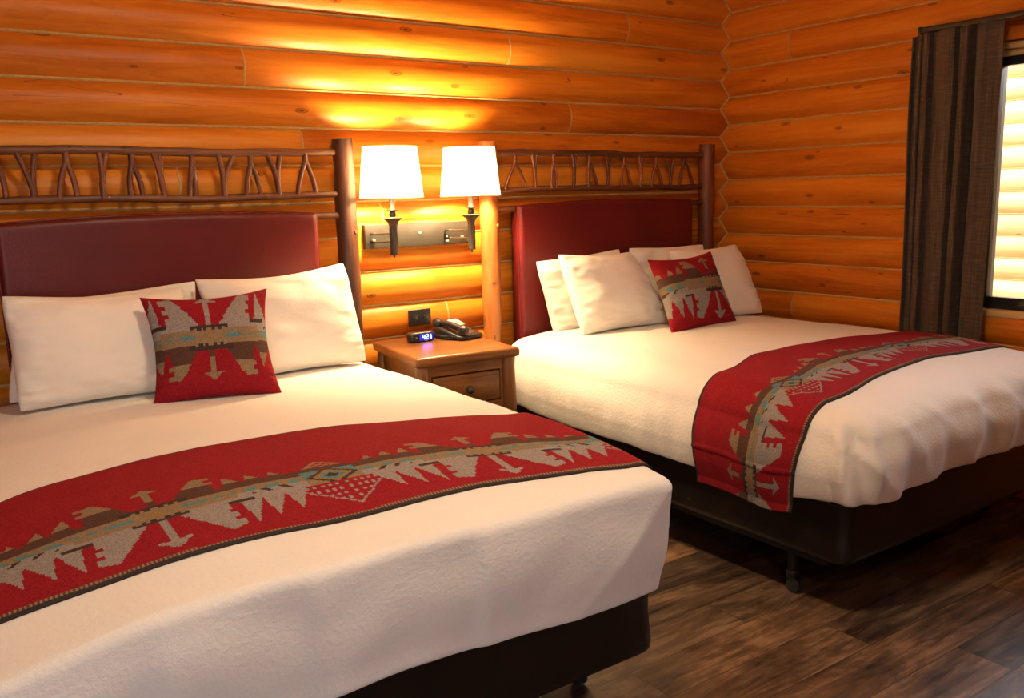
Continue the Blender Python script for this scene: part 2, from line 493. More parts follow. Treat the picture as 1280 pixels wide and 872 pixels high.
# solid backing behind the logs (keeps the shell light tight)
mb = MB(); mb.smooth = False
mb.box(XL - .2, XR + .2, .002, .18, 0, CEIL)
struct(mb.build('trim_1', M['log']), 'solid core of the back wall', 'wall')
mb = MB(); th = .15
for (a, b, zl, zh) in ((-.2, WY0, 0, CEIL), (WY1, -YF + .2, 0, CEIL), (WY0, WY1, 0, WZ0), (WY0, WY1, WZ1, CEIL)):
    mb.box(XR + .002, XR + th, -b, -a, zl, zh)
struct(mb.build('trim_2', M['log']), 'solid core of the right wall', 'wall')
mb = MB(); mb.box(XL - .18, XL - .002, YF - .2, .2, 0, CEIL); struct(mb.build('trim_3', M['log']), 'solid core of the left wall', 'wall')
mb = MB()
for (a, b, zl, zh) in ((XL - .2, FX0, 0, CEIL), (FX1, XR + .2, 0, CEIL), (FX0, FX1, 0, FZ0), (FX0, FX1, FZ1, CEIL)):
    mb.box(a, b, YF - th, YF - .002, zl, zh)
struct(mb.build('trim_4', M['log']), 'solid core of the front wall', 'wall')

# windows -----------------------------------------------------------
w1 = bpy.data.objects.new('window_1', None); COL.objects.link(w1); w1.location = (XR, -(WY0 + WY1) / 2, WZ0)
struct(w1, 'black framed window in the log wall beside the brown curtain', 'window')
def Wb(name, boxes, mat, bev=.004):
    m = MB()
    for b in boxes: m.box(*b)
    return m.build(name, mat, w1, bevel=bev)
ya, yb = -WY1, -WY0
Wb('window_lining', [(XR - .012, XR + .14, ya, yb, WZ1 - .03, WZ1), (XR - .012, XR + .14, ya, ya + .03, WZ0, WZ1 - .03), (XR - .012, XR + .14, yb - .03, yb, WZ0, WZ1 - .03),
                     (XR + .02, XR + .14, ya + .03, yb - .03, WZ1 - .058, WZ1 - .03)], M['pine'])
Wb('window_sill', [(XR - .03, XR + .14, ya - .03, yb + .03, WZ0 - .002, WZ0 + .028), (XR - .026, XR + .0, ya - .01, yb + .01, WZ0 - .078, WZ0 - .002)], M['pine'])
fx0, fx1 = XR + .03, XR + .09
zf0, zf1 = WZ0 + .028, WZ1 - .058
ym = (ya + yb) / 2 - .1
Wb('window_frame', [(fx0, fx1, ya + .03, yb - .03, zf0, zf0 + .05), (fx0, fx1, ya + .03, yb - .03, zf1 - .035, zf1),
                    (fx0, fx1, ya + .03, ya + .07, zf0 + .05, zf1 - .035), (fx0, fx1, yb - .07, yb - .03, zf0 + .05, zf1 - .035), (fx0, fx1, ym - .02, ym + .02, zf0 + .05, zf1 - .035)], M['window_black'])
Wb('window_pane', [(XR + .058, XR + .062, ya + .07, ym - .02, zf0 + .05, zf1 - .035), (XR + .058, XR + .062, ym + .02, yb - .07, zf0 + .05, zf1 - .035)], M['glass'], 0)
w2 = bpy.data.objects.new('window_2', None); COL.objects.link(w2); w2.location = ((FX0 + FX1) / 2, YF, FZ0)
struct(w2, 'window in the wall behind the viewer', 'window')
m = MB()
for b in ((FX0, FX1, YF - .13, YF + .01, FZ0, FZ0 + .04), (FX0, FX1, YF - .13, YF + .01, FZ1 - .04, FZ1), (FX0, FX0 + .04, YF - .13, YF + .01, FZ0 + .04, FZ1 - .04), (FX1 - .04, FX1, YF - .13, YF + .01, FZ0 + .04, FZ1 - .04), (-1.02, -.98, YF - .1, YF - .04, FZ0 + .04, FZ1 - .04)): m.box(*b)
m.build('window_frame', M['window_black'], w2)
m = MB(); m.box(FX0 + .04, FX1 - .04, YF - .072, YF - .068, FZ0 + .04, FZ1 - .04); m.build('window_pane', M['glass'], w2)

# outside
XO = 6.45
mb = log_wall('outside', lambda s, b, z: (XO - b, -s, z), -4.0, 6.0, R0 + .04, {1: [.3], 4: [1.0], 6: [.0]}, [], None, seed=40, zmin=-.3, zmax=2.45, step=.3)
mb.box(XO + .002, XO + .2, -6, 4, -.3, 2.45)
struct(mb.build('wall_outside', [M['log_out'], M['chink']]), 'sunlit log wall of the wing across the yard', 'wall')
mb = MB(); mb.box(-20, 20, -20, 14, -.5, -.3); struct(mb.build('ground_outside', M['grass']), 'ground outside', 'ground')

# ------------------------------------------------------------------ headboards
TW1 = [('A', 0.336, 0.303, 0.352), ('Y', 0.396, 0.455, 0.437, 0.437), ('A', 0.55, 0.515, 0.574), ('Y', 0.657, 0.683, 0.66, 0.661), ('A', 0.767, 0.753, 0.798), ('Y', 0.843, 0.871, 0.867, 0.874), ('A', 0.985, 0.965, 0.989), ('Y', 1.078, 1.147, 1.096, 1.096), ('A', 1.21, 1.184, 1.242), ('Y', 1.275, 1.331, 1.314, 1.317), ('A', 1.435, 1.392, 1.474), ('Y', .2, .26, .225, .228)]
TW2 = [('A', 2.481, 2.417, 2.548), ('Y', 2.58, 2.613, 2.597, 2.601), ('A', 2.711, 2.693, 2.728), ('Y', 2.826, 2.856, 2.84, 2.834), ('A', 2.934, 2.932, 2.996), ('Y', 3.045, 3.088, 3.071, 3.06), ('A', 3.171, 3.153, 3.226), ('Y', 3.272, 3.306, 3.289, 3.283), ('A', 3.398, 3.364, 3.452), ('Y', 3.457, 3.541, 3.512, 3.506), ('A', 3.614, 3.573, 3.697)]
YH = -.10

def headboard(xl, xr, tw, pl, pr, postmats, label, tr, seed):
    xc = (xl + xr) / 2
    t = thing('log_headboard', (xc, YH, 0), label, 'headboard')
    for px, mt, sd in ((xl, postmats[0], seed), (xr, postmats[1], seed + 5)):
        m = MB(); n = 26
        path = [(px + .006 * nz(sd, i * .4), YH + .006 * nz(i * .4, sd), 1.637 * i / n) for i in range(n + 1)]
        rad = [.0445 * (1 + .05 * nz(sd + 9, i * .55)) for i in range(n + 1)]
        rad[-1] *= .93
        m.c = (random.random(),) * 3
        m.tube(path, rad, 18, wob=.05, seed=sd)
        # small branch stubs
        for z, a in ((1.21 + .02 * (sd % 3), -1.1), (.99, -2.0), (1.45, -.5)):
            m.tube([(px + .036 * cos(a), YH + .036 * sin(a), z), (px + .0485 * cos(a), YH + .0485 * sin(a), z + .002)], [.011, .008], 8)
        m.build('post', mt, t)
    for nm, z, r, sd in (('rail', 1.582, .0165, 1), ('rail', 1.411, .0145, 2), ('rail', 1.322, .0155, 3)):
        m = MB(); n = 40
        path = [(lerp(xl + .02, xr - .02, i / n), YH + .004 * nz(i * .3, sd + seed), z + .005 * nz(i * .17, sd * 3.3 + seed) + (.004 * sin(i * .16) if sd < 3 else 0)) for i in range(n + 1)]
        rad = [r * (1 + .12 * nz(i * .5, seed + sd)) for i in range(n + 1)]
        m.c = (random.random(),) * 3
        m.tube(path, rad, 12, wob=.08, seed=sd + seed)
        m.build(nm, M['bark'], t)
    for k, e in enumerate(tw):
        m = MB(); random.seed(seed * 50 + k); m.c = (random.random(),) * 3
        zt, zb = 1.572, 1.418
        yo = YH - .004 + random.uniform(-.004, .004)
        def seg(a, b, r0, r1, bow=0):
            n = 8; a = Vector(a); b = Vector(b)
            pts = []
            for i in range(n + 1):
                q = a.lerp(b, i / n); q.x += bow * sin(pi * i / n) + .0015 * nz(i, k, seed); q.y += .0015 * nz(k, i, seed); pts.append(q)
            m.tube(pts, [lerp(r0, r1, i / n) for i in range(n + 1)], 8, wob=.12, seed=k * .37)
        if e[0] == 'A':
            ax = e[1]; fz = lerp(zt, zb, .22 + .1 * random.random()); fx = lerp(ax, (e[2] + e[3]) / 2, .12)
            seg((ax, yo, zt + .004), (fx, yo, fz), tr, tr * 1.12)
            bl = -.006 if e[3] - e[2] > .03 else -.003
            seg((fx, yo, fz + .012), (e[2], yo - .003, zb - .004), tr * .95, tr * .9, bl)
            seg((fx, yo, fz + .012), (e[3], yo + .003, zb - .004), tr * .95, tr * .9, -bl)
        else:
            jz = lerp(zt, zb, .62 + .12 * random.random())
            seg((e[4], yo, zb - .004), (e[3], yo, jz), tr * 1.05, tr * 1.1)
            seg((e[3], yo, jz - .012), (e[1], yo - .003, zt + .004), tr, tr * .85, .004)
            seg((e[3], yo, jz - .012), (e[2], yo + .003, zt + .004), tr, tr * .85, -.003)
        m.build('twig', M['twig'], t)
    # upholstered panel: rounded slab with a gently arched top
    m = MB(); nx, nzz = 48, 24; zb = .62
    def top(u): return 1.336 + .016 * (1 - (2 * u - 1) ** 2)
    y0, y1 = YH - .052, YH + .022
    def P(i, j, front):
        u, v = i / nx, j / nzz
        e = .010
        x = lerp(pl, pr, u); z = lerp(zb, top(u), v)
        du = min(u, 1 - u) * (pr - pl); dv = min(1 - v, 1) * (top(u) - zb)
        rr = .022
        def rd(d): return 0 if d >= rr else 1 - sqrt(max(0, 1 - (1 - d / rr) ** 2))
        k = max(rd(du), rd(dv))
        puff = .006 * sin(pi * u) * sin(pi * v * .5 + .2) + .0025 * nz(u * 6, v * 6, seed)
        return (x, (y0 - puff + k * rr) if front else y1, z)
    us = sorted(set([0, .002, .005, .009, .014, .02] + [i / 40 for i in range(1, 40)] + [1, .998, .995, .991, .986, .98]))
    vs = sorted(set([i / 20 for i in range(0, 20)] + [.97, .98, .988, .994, .998, 1]))
    def PP(i, j, front):
        u, v = us[i], vs[j]
        nonlocal_nx = 1
        x = lerp(pl, pr, u); z = lerp(zb, top(u), v)
        du = min(u, 1 - u) * (pr - pl); dv = (1 - v) * (top(u) - zb); rr = .022
        def rd(d): return 0 if d >= rr else 1 - sqrt(max(0, 1 - (1 - d / rr) ** 2))
        k = max(rd(du), rd(dv))
        puff = .006 * sin(pi * u) * sin(pi * v * .5 + .2) + .002 * nz(u * 6, v * 6, seed)
        return (x, (y0 - puff + k * rr) if front else y1, z)
    a, b = len(us) - 1, len(vs) - 1
    m.grid(lambda i, j: PP(i, j, True), a, b)
    m.grid(lambda i, j: PP(i, j, False), a, b, flip=True)
    ring = [(i, 0) for i in range(a)] + [(a, j) for j in range(b)] + [(i, b) for i in range(a, 0, -1)] + [(0, j) for j in range(b, 0, -1)]
    m.grid(lambda i, j: PP(*ring[i % len(ring)], front=(j == 1)), len(ring), 1, closeu=True)
    # piping welt along the sides and top edge
    pp = [(pl, y0 + .020, lerp(zb, top(0), i / 20)) for i in range(21)] + [(lerp(pl, pr, i / 40), y0 + .020, top(i / 40)) for i in range(1, 41)] + [(pr, y0 + .020, lerp(top(1), zb, i / 20)) for i in range(1, 21)]
    m.tube(pp, .0045, 8)
    m.build('panel', M['leather'], t, weld=True)
    return t

headboard(.144, 1.604, TW1, .300, 1.455, (M['bark'], M['bark']), 'log headboard with dark bark posts and red panel, behind the bed nearest the viewer', .0112, 3)
headboard(2.330, 3.792, TW2, 2.470, 3.640, (M['peeled'], M['post']), 'log headboard with red panel in the log corner, left post behind a lamp', .0076, 8)

# ------------------------------------------------------------------ beds
def rbox_section(m, x0, x1, y0, y1, rows, rc, seg=8):
    """stack of rounded rectangles rows=[(inset,z)]; closed top and bottom"""
    def ring(ins):
        pts = []
        for (cx, cy, a0) in ((x1, y1, 0), (x0, y1, 90), (x0, y0, 180), (x1, y0, 270)):
            r = max(.004, rc - ins * .2)
            sx = -1 if cx == x1 else 1; sy = -1 if cy == y1 else 1
            for k in range(seg + 1):
                a = math.radians(a0 + 90 * k / seg)
                pts.append((cx + sx * (r + ins) + r * cos(a), cy + sy * (r + ins) + r * sin(a)))
        return pts
    R = [[(x, y, z) for (x, y) in ring(i)] for i, z in rows]
    n = len(R[0])
    # add midpoints for smoother uv/normal behaviour is not needed
    m.grid(lambda i, j: R[j][i % n], n, len(R) - 1, lambda i, j: (i * .05, rows[j][1]), closeu=True)
    b = m.add(R[-1]); m.face(list(range(b, b + n)))
    b = m.add(R[0]); m.face(list(range(b, b + n))[::-1])

def bed(cx, label, sheen):
    t = thing('double_bed', (cx, -1.07, 0), label, 'bed')
    x0, x1, y0, y1 = cx - .715, cx + .715, -2.02, -.17
    m = MB()
    rows = [(.03, .187), (.010, .190), (.002, .198), (.0, .215), (.003, .25), (.006, .30), (.006, .36), (.003, .385), (.004, .398), (.012, .405), (.03, .407)]
    rbox_section(m, x0, x1, y0, y1, rows, .055)
    bs = m.build('box_spring', M['boxcover'], t)
    m = MB()                                             # piping round the top edge of the box spring
    pts = []
    for (cx_, cy_, a0) in ((x1, y1, 0), (x0, y1, 90), (x0, y0, 180), (x1, y0, 270)):
        sx = -1 if cx_ == x1 else 1; sy = -1 if cy_ == y1 else 1
        for k in range(9):
            a = math.radians(a0 + 90 * k / 8); pts.append((cx_ + sx * .055 + .053 * cos(a), cy_ + sy * .055 + .053 * sin(a), .394))
    pts.append(pts[0]); m.tube(pts, .006, 8); m.build('piping', M['boxcover'], bs)
    m = MB()
    rows = [(.03, .408), (.01, .415), (.0, .43), (.0, .62), (.012, .655), (.045, .672)]
    rbox_section(m, x0 + .012, x1 - .012, y0 + .012, y1 - .01, rows, .07)
    m.build('mattress', M['sheet'], t)
    m = MB()
    m.box(x0 + .06, x1 - .06, y0 + .28, y0 + .31, .155, .186); m.box(x0 + .06, x1 - .06, y1 - .3, y1 - .27, .155, .186)
    m.box(x0 + .045, x0 + .075, y0 + .1, y1 - .05, .155, .186); m.box(x1 - .075, x1 - .045, y0 + .1, y1 - .05, .155, .186)
    m.box(cx - .015, cx + .015, y0 + .1, y1 - .05, .155, .186)
    m.build('bed_frame', M['black_metal'], t)
    for lx in (x0 + .08, cx, x1 - .08):
        for ly in (y0 + .26, y1 - .28):
            m = MB()
            m.tube([(lx, ly, .06), (lx, ly, .158)], .016, 12)
            m.lathe([(.019, .055), (.022, .062), (.022, .075), (.017, .08)], (lx, ly, 0), 14)
            m.box(lx - .016, lx + .016, ly - .026, ly + .012, .046, .056)
            leg = m.build('leg', M['black_metal'], t)
            m = MB()
            for s in (-1, 1):
                m.grid(lambda i, j: (lx + s * (.006 + .010 * (j / 4)), ly - .012 + .026 * (1 if 0 < j < 4 else .86) * cos(2 * pi * i / 20), .0265 + .026 * (1 if 0 < j < 4 else .86) * sin(2 * pi * i / 20)), 20, 4, closeu=True, flip=(s < 0))
                for jj in (.006, .016):
                    b = m.add([(lx + s * jj, ly - .012 + .0224 * cos(2 * pi * i / 20), .0265 + .0224 * sin(2 * pi * i / 20)) for i in range(20)]); m.face(list(range(b, b + 20)))
            m.tube([(lx - .018, ly - .012, .0265), (lx + .018, ly - .012, .0265)], .005, 8)
            m.build('caster_wheel', M['rubber'], leg)
    return t

bed(.845, 'dark double bed nearest the viewer, on black casters, under the flat white duvet', 0)
bed(3.090, 'double bed by the window on black casters, standing in the log corner', 1)

# ------------------------------------------------------------------ duvets and runners share one surface
class Duvet:
    def __init__(s, cx, hw, y0, y1, rt, drop, topf, wrf, corner, bulge=.02):
        s.bulge = bulge
        s.cx, s.hw, s.y0, s.y1, s.rt, s.drop, s.topf, s.wrf, s.corner = cx, hw, y0, y1, rt, drop, topf, wrf, corner
    def prof(s, d):
        r = s.rt
        if d < r * pi / 2: return r * sin(d / r), r * (1 - cos(d / r))
        e = d - r * pi / 2
        return r + s.bulge * sin(min(1, e / .25) * pi), r + e
    def raw(s, a, b, lift=0.0):
        """a: across from the centre line, b: distance from the head edge (sheet coordinates)"""
        W = s.hw - s.rt; L = (s.y0 - s.y1) - s.rt
        dx = max(0, abs(a) - W); dy = max(0, b - L); sg = 1 if a >= 0 else -1
        ix = max(-W, min(W, a)); iy = min(b, L)
        if dx > 0 and dy > 0:
            d = max(dx, dy); ang = atan2(dy, dx)
            nx_, ny_ = cos(ang), sin(ang)
            # squarer corners
            k = 1.0 / (abs(nx_) ** s.corner + abs(ny_) ** s.corner) ** (1 / s.corner)
            nx_, ny_ = nx_ * k, ny_ * k
        elif dx > 0: d, nx_, ny_ = dx, 1, 0
        elif dy > 0: d, nx_, ny_ = dy, 0, 1
        else: d, nx_, ny_ = 0, 0, 0
        o, dn = s.prof(d) if d > 0 else (0, 0)
        x = s.cx + ix + sg * nx_ * o; y = s.y0 - iy - ny_ * o
        zt = s.topf(s.cx + ix, s.y0 - iy)
        return x, y, zt - dn, d, nx_ * sg, ny_
    def p(s, a, b):
        x, y, z, d, nx_, ny_ = s.raw(a, b)
        wx, wy, wz = s.wrf(a, b, x, y, z, d, nx_, ny_)
        return Vector((x + wx, y + wy, z + wz))
    def pn(s, a, b, off):
        e = .004
        p = s.p(a, b); n = (s.p(a + e, b) - s.p(a - e, b)).cross(s.p(a, b + e) - s.p(a, b - e))
        n.normalize()
        if n.z < 0 and s.raw(a, b)[3] < s.rt: n = -n
        x, y, z, d, nx_, ny_ = s.raw(a, b)
        if d > s.rt and n.x * nx_ - n.y * ny_ < 0: n = -n
        return p + n * off

def d1_top(x, y):
    u = (x - .807) / .763
    return .742 - (.016 if u > 0 else .056) * abs(u) ** (3 if u > 0 else 4) - .055 * sstep(1.45, 2.15, -y) ** 1.5 + .006 * nz(x * 2.2, y * 2.2, 3)
def d1_wr(a, b, x, y, z, d, nx_, ny_):
    w = .0; o = 0
    if d > 0:
        k = clamp(d / .12)
        if abs(ny_) > .6:      # foot face: pressed-in vertical fold lines, soft dents
            o += .010 * k * nz(x * 3.2, z * 4.5, 2) + .004 * k * nz(x * 9, z * 8, 7)
            for fx, am in ((.60, .016), (.985, .016), (.30, .012)):
                q = (x - fx - .04 * (.7 - z)); o += am * k * (math.exp(-(q / .010) ** 2) + .8 * (1 / (1 + math.exp(-q / .02)) - .5) * math.exp(-(q / .12) ** 2))
            # diagonal hospital-corner fold by the right corner: the flap beyond the crease turns away
            q = ((x - 1.275) - (z - .39) * 1.08) * .68
            o += .005 * math.exp(-(q / .010) ** 2) * k * clamp((.69 - z) / .05) * sstep(1.2, 1.3, x)
        else: o += .006 * k * nz(y * 5, z * 5, 1) + .004 * k * nz(y * 12, z * 4, 1)
    if d > 0:      # foot and side both follow the flap round the corner
        q = max(0, ((x - 1.275) - (z - .39) * 1.08) * .68) * clamp((.69 - z) / .05)
        w = .20 * q * sstep(1.70, 2.04, -y)
    z_ = .0045 * nz(x * 5, y * 5, 8) if d < .1 else .006 * nz(x * 4, y * 4, 1) * clamp(d * 4)
    z_ += .05 * clamp((1.5 - x) / .7) * clamp(d / .3) * clamp(ny_)
    return nx_ * o, -ny_ * o + w, z_
DV1 = Duvet(.807, .763, -.20, -2.065, .034, .345, d1_top, d1_wr, 4.0, .006)

def d2_top(x, y):
    u = (x - 3.085) / .745
    return .752 - .030 * abs(u) ** 2.6 - .035 * sstep(1.5, 2.1, -y) - .012 * sstep(.8, .2, -y) + .007 * nz(x * 2.2, y * 2.2, 13)
def d2_wr(a, b, x, y, z, d, nx_, ny_):
    o = 0
    if d > 0:
        k = clamp(d / .14)
        if abs(ny_) > .55:
            f = sin(x * 26 + 1.5 * nz(x * 3, z * 2, 4)) * .5 + .5
            o += k * (.010 * nz(x * 13, z * 2.6, 5) + .012 * nz(x * 5, z * 4, 2) + .007 * (f ** 3) * clamp((.70 - z) / .1) + .012 * sin(pi * clamp((d - .05) / .26)))
        else:
            o += k * (.008 * nz(y * 6, z * 5, 6) + .006 * nz(y * 16, z * 3, 2) + .012 * sin(pi * clamp((d - .05) / .26)))
            o += -.016 * math.exp(-((d - .315) / .012) ** 2) * 0 + .004 * math.exp(-((d - .30) / .008) ** 2)
        if abs(nx_) > .2 and abs(ny_) > .2:      # bunched corner: puckered folds
            ang = atan2(abs(ny_), abs(nx_))
            o += k * .016 * sin(ang * 7 + z * 9) * sin(2 * ang) * clamp((d - .05) / .1)
    k2 = clamp((d - .05) / .3)
    if abs(ny_) > .3: o += clamp(d / .1) * .011 * (1 - min(1, abs(nz(x * 4.5 + z * 2.5, z * 1.6, 3)) * 2.2)) ** 3
    o += .012 * k2
    z_ = k2 * (.05 * sstep(1.72, 2.0, -y) + .035 * sstep(.7, .2, -y))
    z_ += .005 * nz(x * 4, y * 4, 18) if d < .1 else .012 * nz(x * 4, y * 4, 11) * clamp((d - .1) * 4)
    return nx_ * o, -ny_ * o, z_
DV2 = Duvet(3.085, .745, -.20, -2.07, .105, .395, d2_top, d2_wr, 2.3, .026)

def make_duvet(D, label):
    m = MB()
    W = D.hw - D.rt; L = (D.y0 - D.y1) - D.rt
    aa = [-W - D.drop + D.drop * i / 22 for i in range(22)] + [lerp(-W, W, i / 56) for i in range(57)] + [W + D.drop * i / 22 for i in range(1, 23)]
    bb = [lerp(0, L, i / 64) for i in range(65)] + [L + D.drop * i / 22 for i in range(1, 23)]
    m.grid(lambda i, j: D.p(aa[i], bb[j]), len(aa) - 1, len(bb) - 1, lambda i, j: (aa[i], bb[j]), flip=True)
    o = m.build('duvet', M['duvet'], origin=(D.cx, -1.1, .40), solid=.010, sub=1)
    return tag(o, label, 'duvet')
make_duvet(DV1, 'white duvet draped over the bed nearest the viewer, with a crisp folded foot corner')
make_duvet(DV2, 'white duvet draped over the bed by the window, puffy and wrinkled at its foot')

# ------------------------------------------------------------------ woven pattern
C_RED = (.255, .010, .017); C_GREY = (.265, .235, .22); C_TAN = (.235, .165, .095); C_DARK = (.045, .03, .028)
C_BRN = (.085, .042, .03); C_TEAL = (.09, .20, .215); C_GOLD = (.26, .155, .06)
HP = .40
def inpoly(x, y, P):
    r = False; n = len(P); j = n - 1
    for i in range(n):
        xi, yi = P[i]; xj, yj = P[j]
        if (yi > y) != (yj > y) and x < (xj - xi) * (y - yi) / (yj - yi) + xi: r = not r
        j = i
    return r
ARROW_D = [(-.010, .05), (.010, .05), (.010, .160), (.036, .155), (0, .200), (-.036, .155), (-.010, .160)]
ARROW_U = [(-.009, -.04), (.009, -.04), (.009, -.135), (.034, -.130), (0, -.165), (-.034, -.130), (-.009, -.135)]
WING_D = [(.035, .05), (.142, .05), (.142, .088), (.128, .088), (.128, .106), (.146, .106), (.146, .128), (.131, .128), (.131, .146), (.150, .146), (.150, .172), (.110, .186)]
WING_U = [(.042, -.04), (.142, -.04), (.136, -.10), (.150, -.10), (.150, -.116), (.134, -.116), (.134, -.132), (.147, -.132), (.147, -.150), (.108, -.156), (.085, -.12)]
TEETH_D = [[(c - .006, .04), (c + .050, .045), (c + .004, tb)] for c, tb in ((.166, .175), (.218, .162), (.270, .150))]
TEETH_U = [[(c - .010, -.04), (c + .048, -.04), (c + .006, -tb)] for c, tb in ((.166, .125), (.218, .11), (.270, .10))]
def fabric(a, b):
    """a along the weave (0 = arrow), b across (0 = band centre, + toward the grey side), metres"""
    q = .004; a = (ffloor(a / q) + .5) * q; b = (ffloor(b / q) + .5) * q
    t = (a + HP) % (2 * HP) - HP; s = abs(t)
    # central band
    if abs(b) < .05:
        zig = .028 + .012 * abs(((s / .02) % 2) - 1)
        if s < .05:
            if abs(b) < .036 - .010 * (ffloor(s / .01) % 2): return C_TAN if s > .012 or abs(b) > .012 else C_GOLD
            return C_DARK
        if s < .17:
            if -.012 < b < .010: return C_TEAL if abs(b) < .010 * (1 if s < .1 else .6) and (int(s / .012) % 3 or s < .09) else C_TAN
            if b < -.028: return C_BRN if s > .07 else C_DARK
            if b < .03: return C_TAN
            return C_GREY if s > .06 else C_DARK
        if s < .33:
            w = (b - (s - .25) * .25)
            if b < -.026: return C_BRN
            if b < -.010: return C_TAN
            st = int((s + b * .8) / .017) % 3
            if b < .012: return C_TEAL if st != 1 else C_GOLD
            if b < .030: return C_DARK if (int((s - b) / .014) % 3 == 0 and .2 < s < .30) else C_GREY
            return C_GREY
        dd = abs(s - HP) + abs(b) * 1.1
        if dd < .018: return C_DARK
        if dd < .034: return C_TEAL
        if dd < .05: return C_GOLD
        if dd < .066: return C_DARK if b > -.01 else C_BRN
        return C_TEAL if b < .01 else C_TAN
    # dark bar beside wing
    if .142 < s < .196 and .04 < b < .060: return C_DARK
    if inpoly(t, b, ARROW_D): return C_GREY
    if inpoly(t, b, ARROW_U): return C_TAN if b < -.075 else C_BRN
    if inpoly(s, b, WING_D): return C_GREY
    if inpoly(s, b, WING_U): return C_TAN if b < -.095 else C_BRN
    if b > 0:
        for P in TEETH_D:
            if inpoly(s, b, P): return C_GREY
        e = HP - s
        if e < .105 and .05 <= b < .185 - e * 1.1:
            edge = (.185 - e * 1.1) - b
            if edge < .008 or (int(b / .014) % 2 == 0 and int(e / .009) % 2): return C_GREY
    else:
        if .17 < s < .33 and b > -.062: return C_BRN
        for P in TEETH_U:
            if inpoly(s, b, P): return C_TAN if b < -.07 else C_BRN
        e = HP - s
        if e < .10 and b > -.125 + e * 1.0:
            if b > -.072: return C_BRN
            edge = b + .125 - e
            if edge < .014 or (int(b / .010) + int(e / .010)) % 2: return C_TAN
    return C_RED

def runner(D, label, a0, a1, hb, fb, aoff, band):
    """hb(a), fb(a): sheet b of the headboard-side and foot-side edges"""
    na, nb = int((a1 - a0) / .0042), 136
    def AB(i, j):
        a = lerp(a0, a1, i / na); h, f = hb(a), fb(a)
        return a, lerp(h, f, j / nb), f - h
    m = MB(); cache = {}
    def P(i, j):
        a, b, w = AB(i, j)
        if (i, j) not in cache:
            edge = min(j, nb - j) / nb
            cache[(i, j)] = D.pn(a, b, .0075 - .002 * sstep(.03, 0, edge) + .0012 * nz(a * 9, b * 9, 4))
        return cache[(i, j)]
    def C(i, j):
        a, b, w = AB(i + .5, j + .5)
        e0 = (j + .5) / nb * w; e1 = w - e0
        ee = min(a - a0, a1 - a)
        e = min(e0, e1)
        if e < .009: return C_DARK
        if e < .0165 and e1 < e0: return (.27, .17, .09) if i % 2 else (.10, .06, .04)
        u = (e0 - w * band) * .70 / w
        return fabric(a - aoff, u)
    m.grid(P, na, nb, None, C, flip=True)
    o = m.build('bed_runner', M['wool'], origin=(D.cx, -1.6, .34), solid=.005)
    return tag(o, label, 'bed runner')

# sheet b = distance from y0 (-.20); top surface y = -.20 - b
def interp(pts, a):
    for (x0, v0), (x1, v1) in zip(pts, pts[1:]):
        if a <= x1:
            t = clamp((a - x0) / (x1 - x0)); t = t * t * (3 - 2 * t) * .5 + t * .5
            return lerp(v0, v1, t)
    return pts[-1][1]
h1 = [(-1.2, 1.12), (-.75, 1.10), (-.6, 1.06), (-.25, 1.035), (.07, 1.07), (.4, 1.16), (.62, 1.24), (1.1, 1.28)]
f1 = [(-1.2, 1.64), (-.6, 1.69), (-.35, 1.69), (-.1, 1.70), (.2, 1.70), (.5, 1.745), (.62, 1.775), (1.1, 1.80)]
runner(DV1, 'red woven runner with arrows across the bed nearest the viewer', -1.03, 1.03, lambda a: interp(h1, a - .067), lambda a: interp(f1, a - .067), -.399, .655)
h2 = [(-1.1, 1.235), (-.75, 1.235), (-.55, 1.225), (-.32, 1.14), (-.1, 1.125), (.2, 1.15), (.6, 1.17), (1.1, 1.2)]
f2 = [(-1.1, 1.645), (-.75, 1.70), (-.52, 1.693), (-.26, 1.645), (.14, 1.59), (.57, 1.60), (1.1, 1.62)]
runner(DV2, 'red woven arrow runner hanging over the side of the bed by the window', -1.085, 1.085, lambda a: interp(h2, a + .025), lambda a: interp(f2, a + .025), -.195, .60)

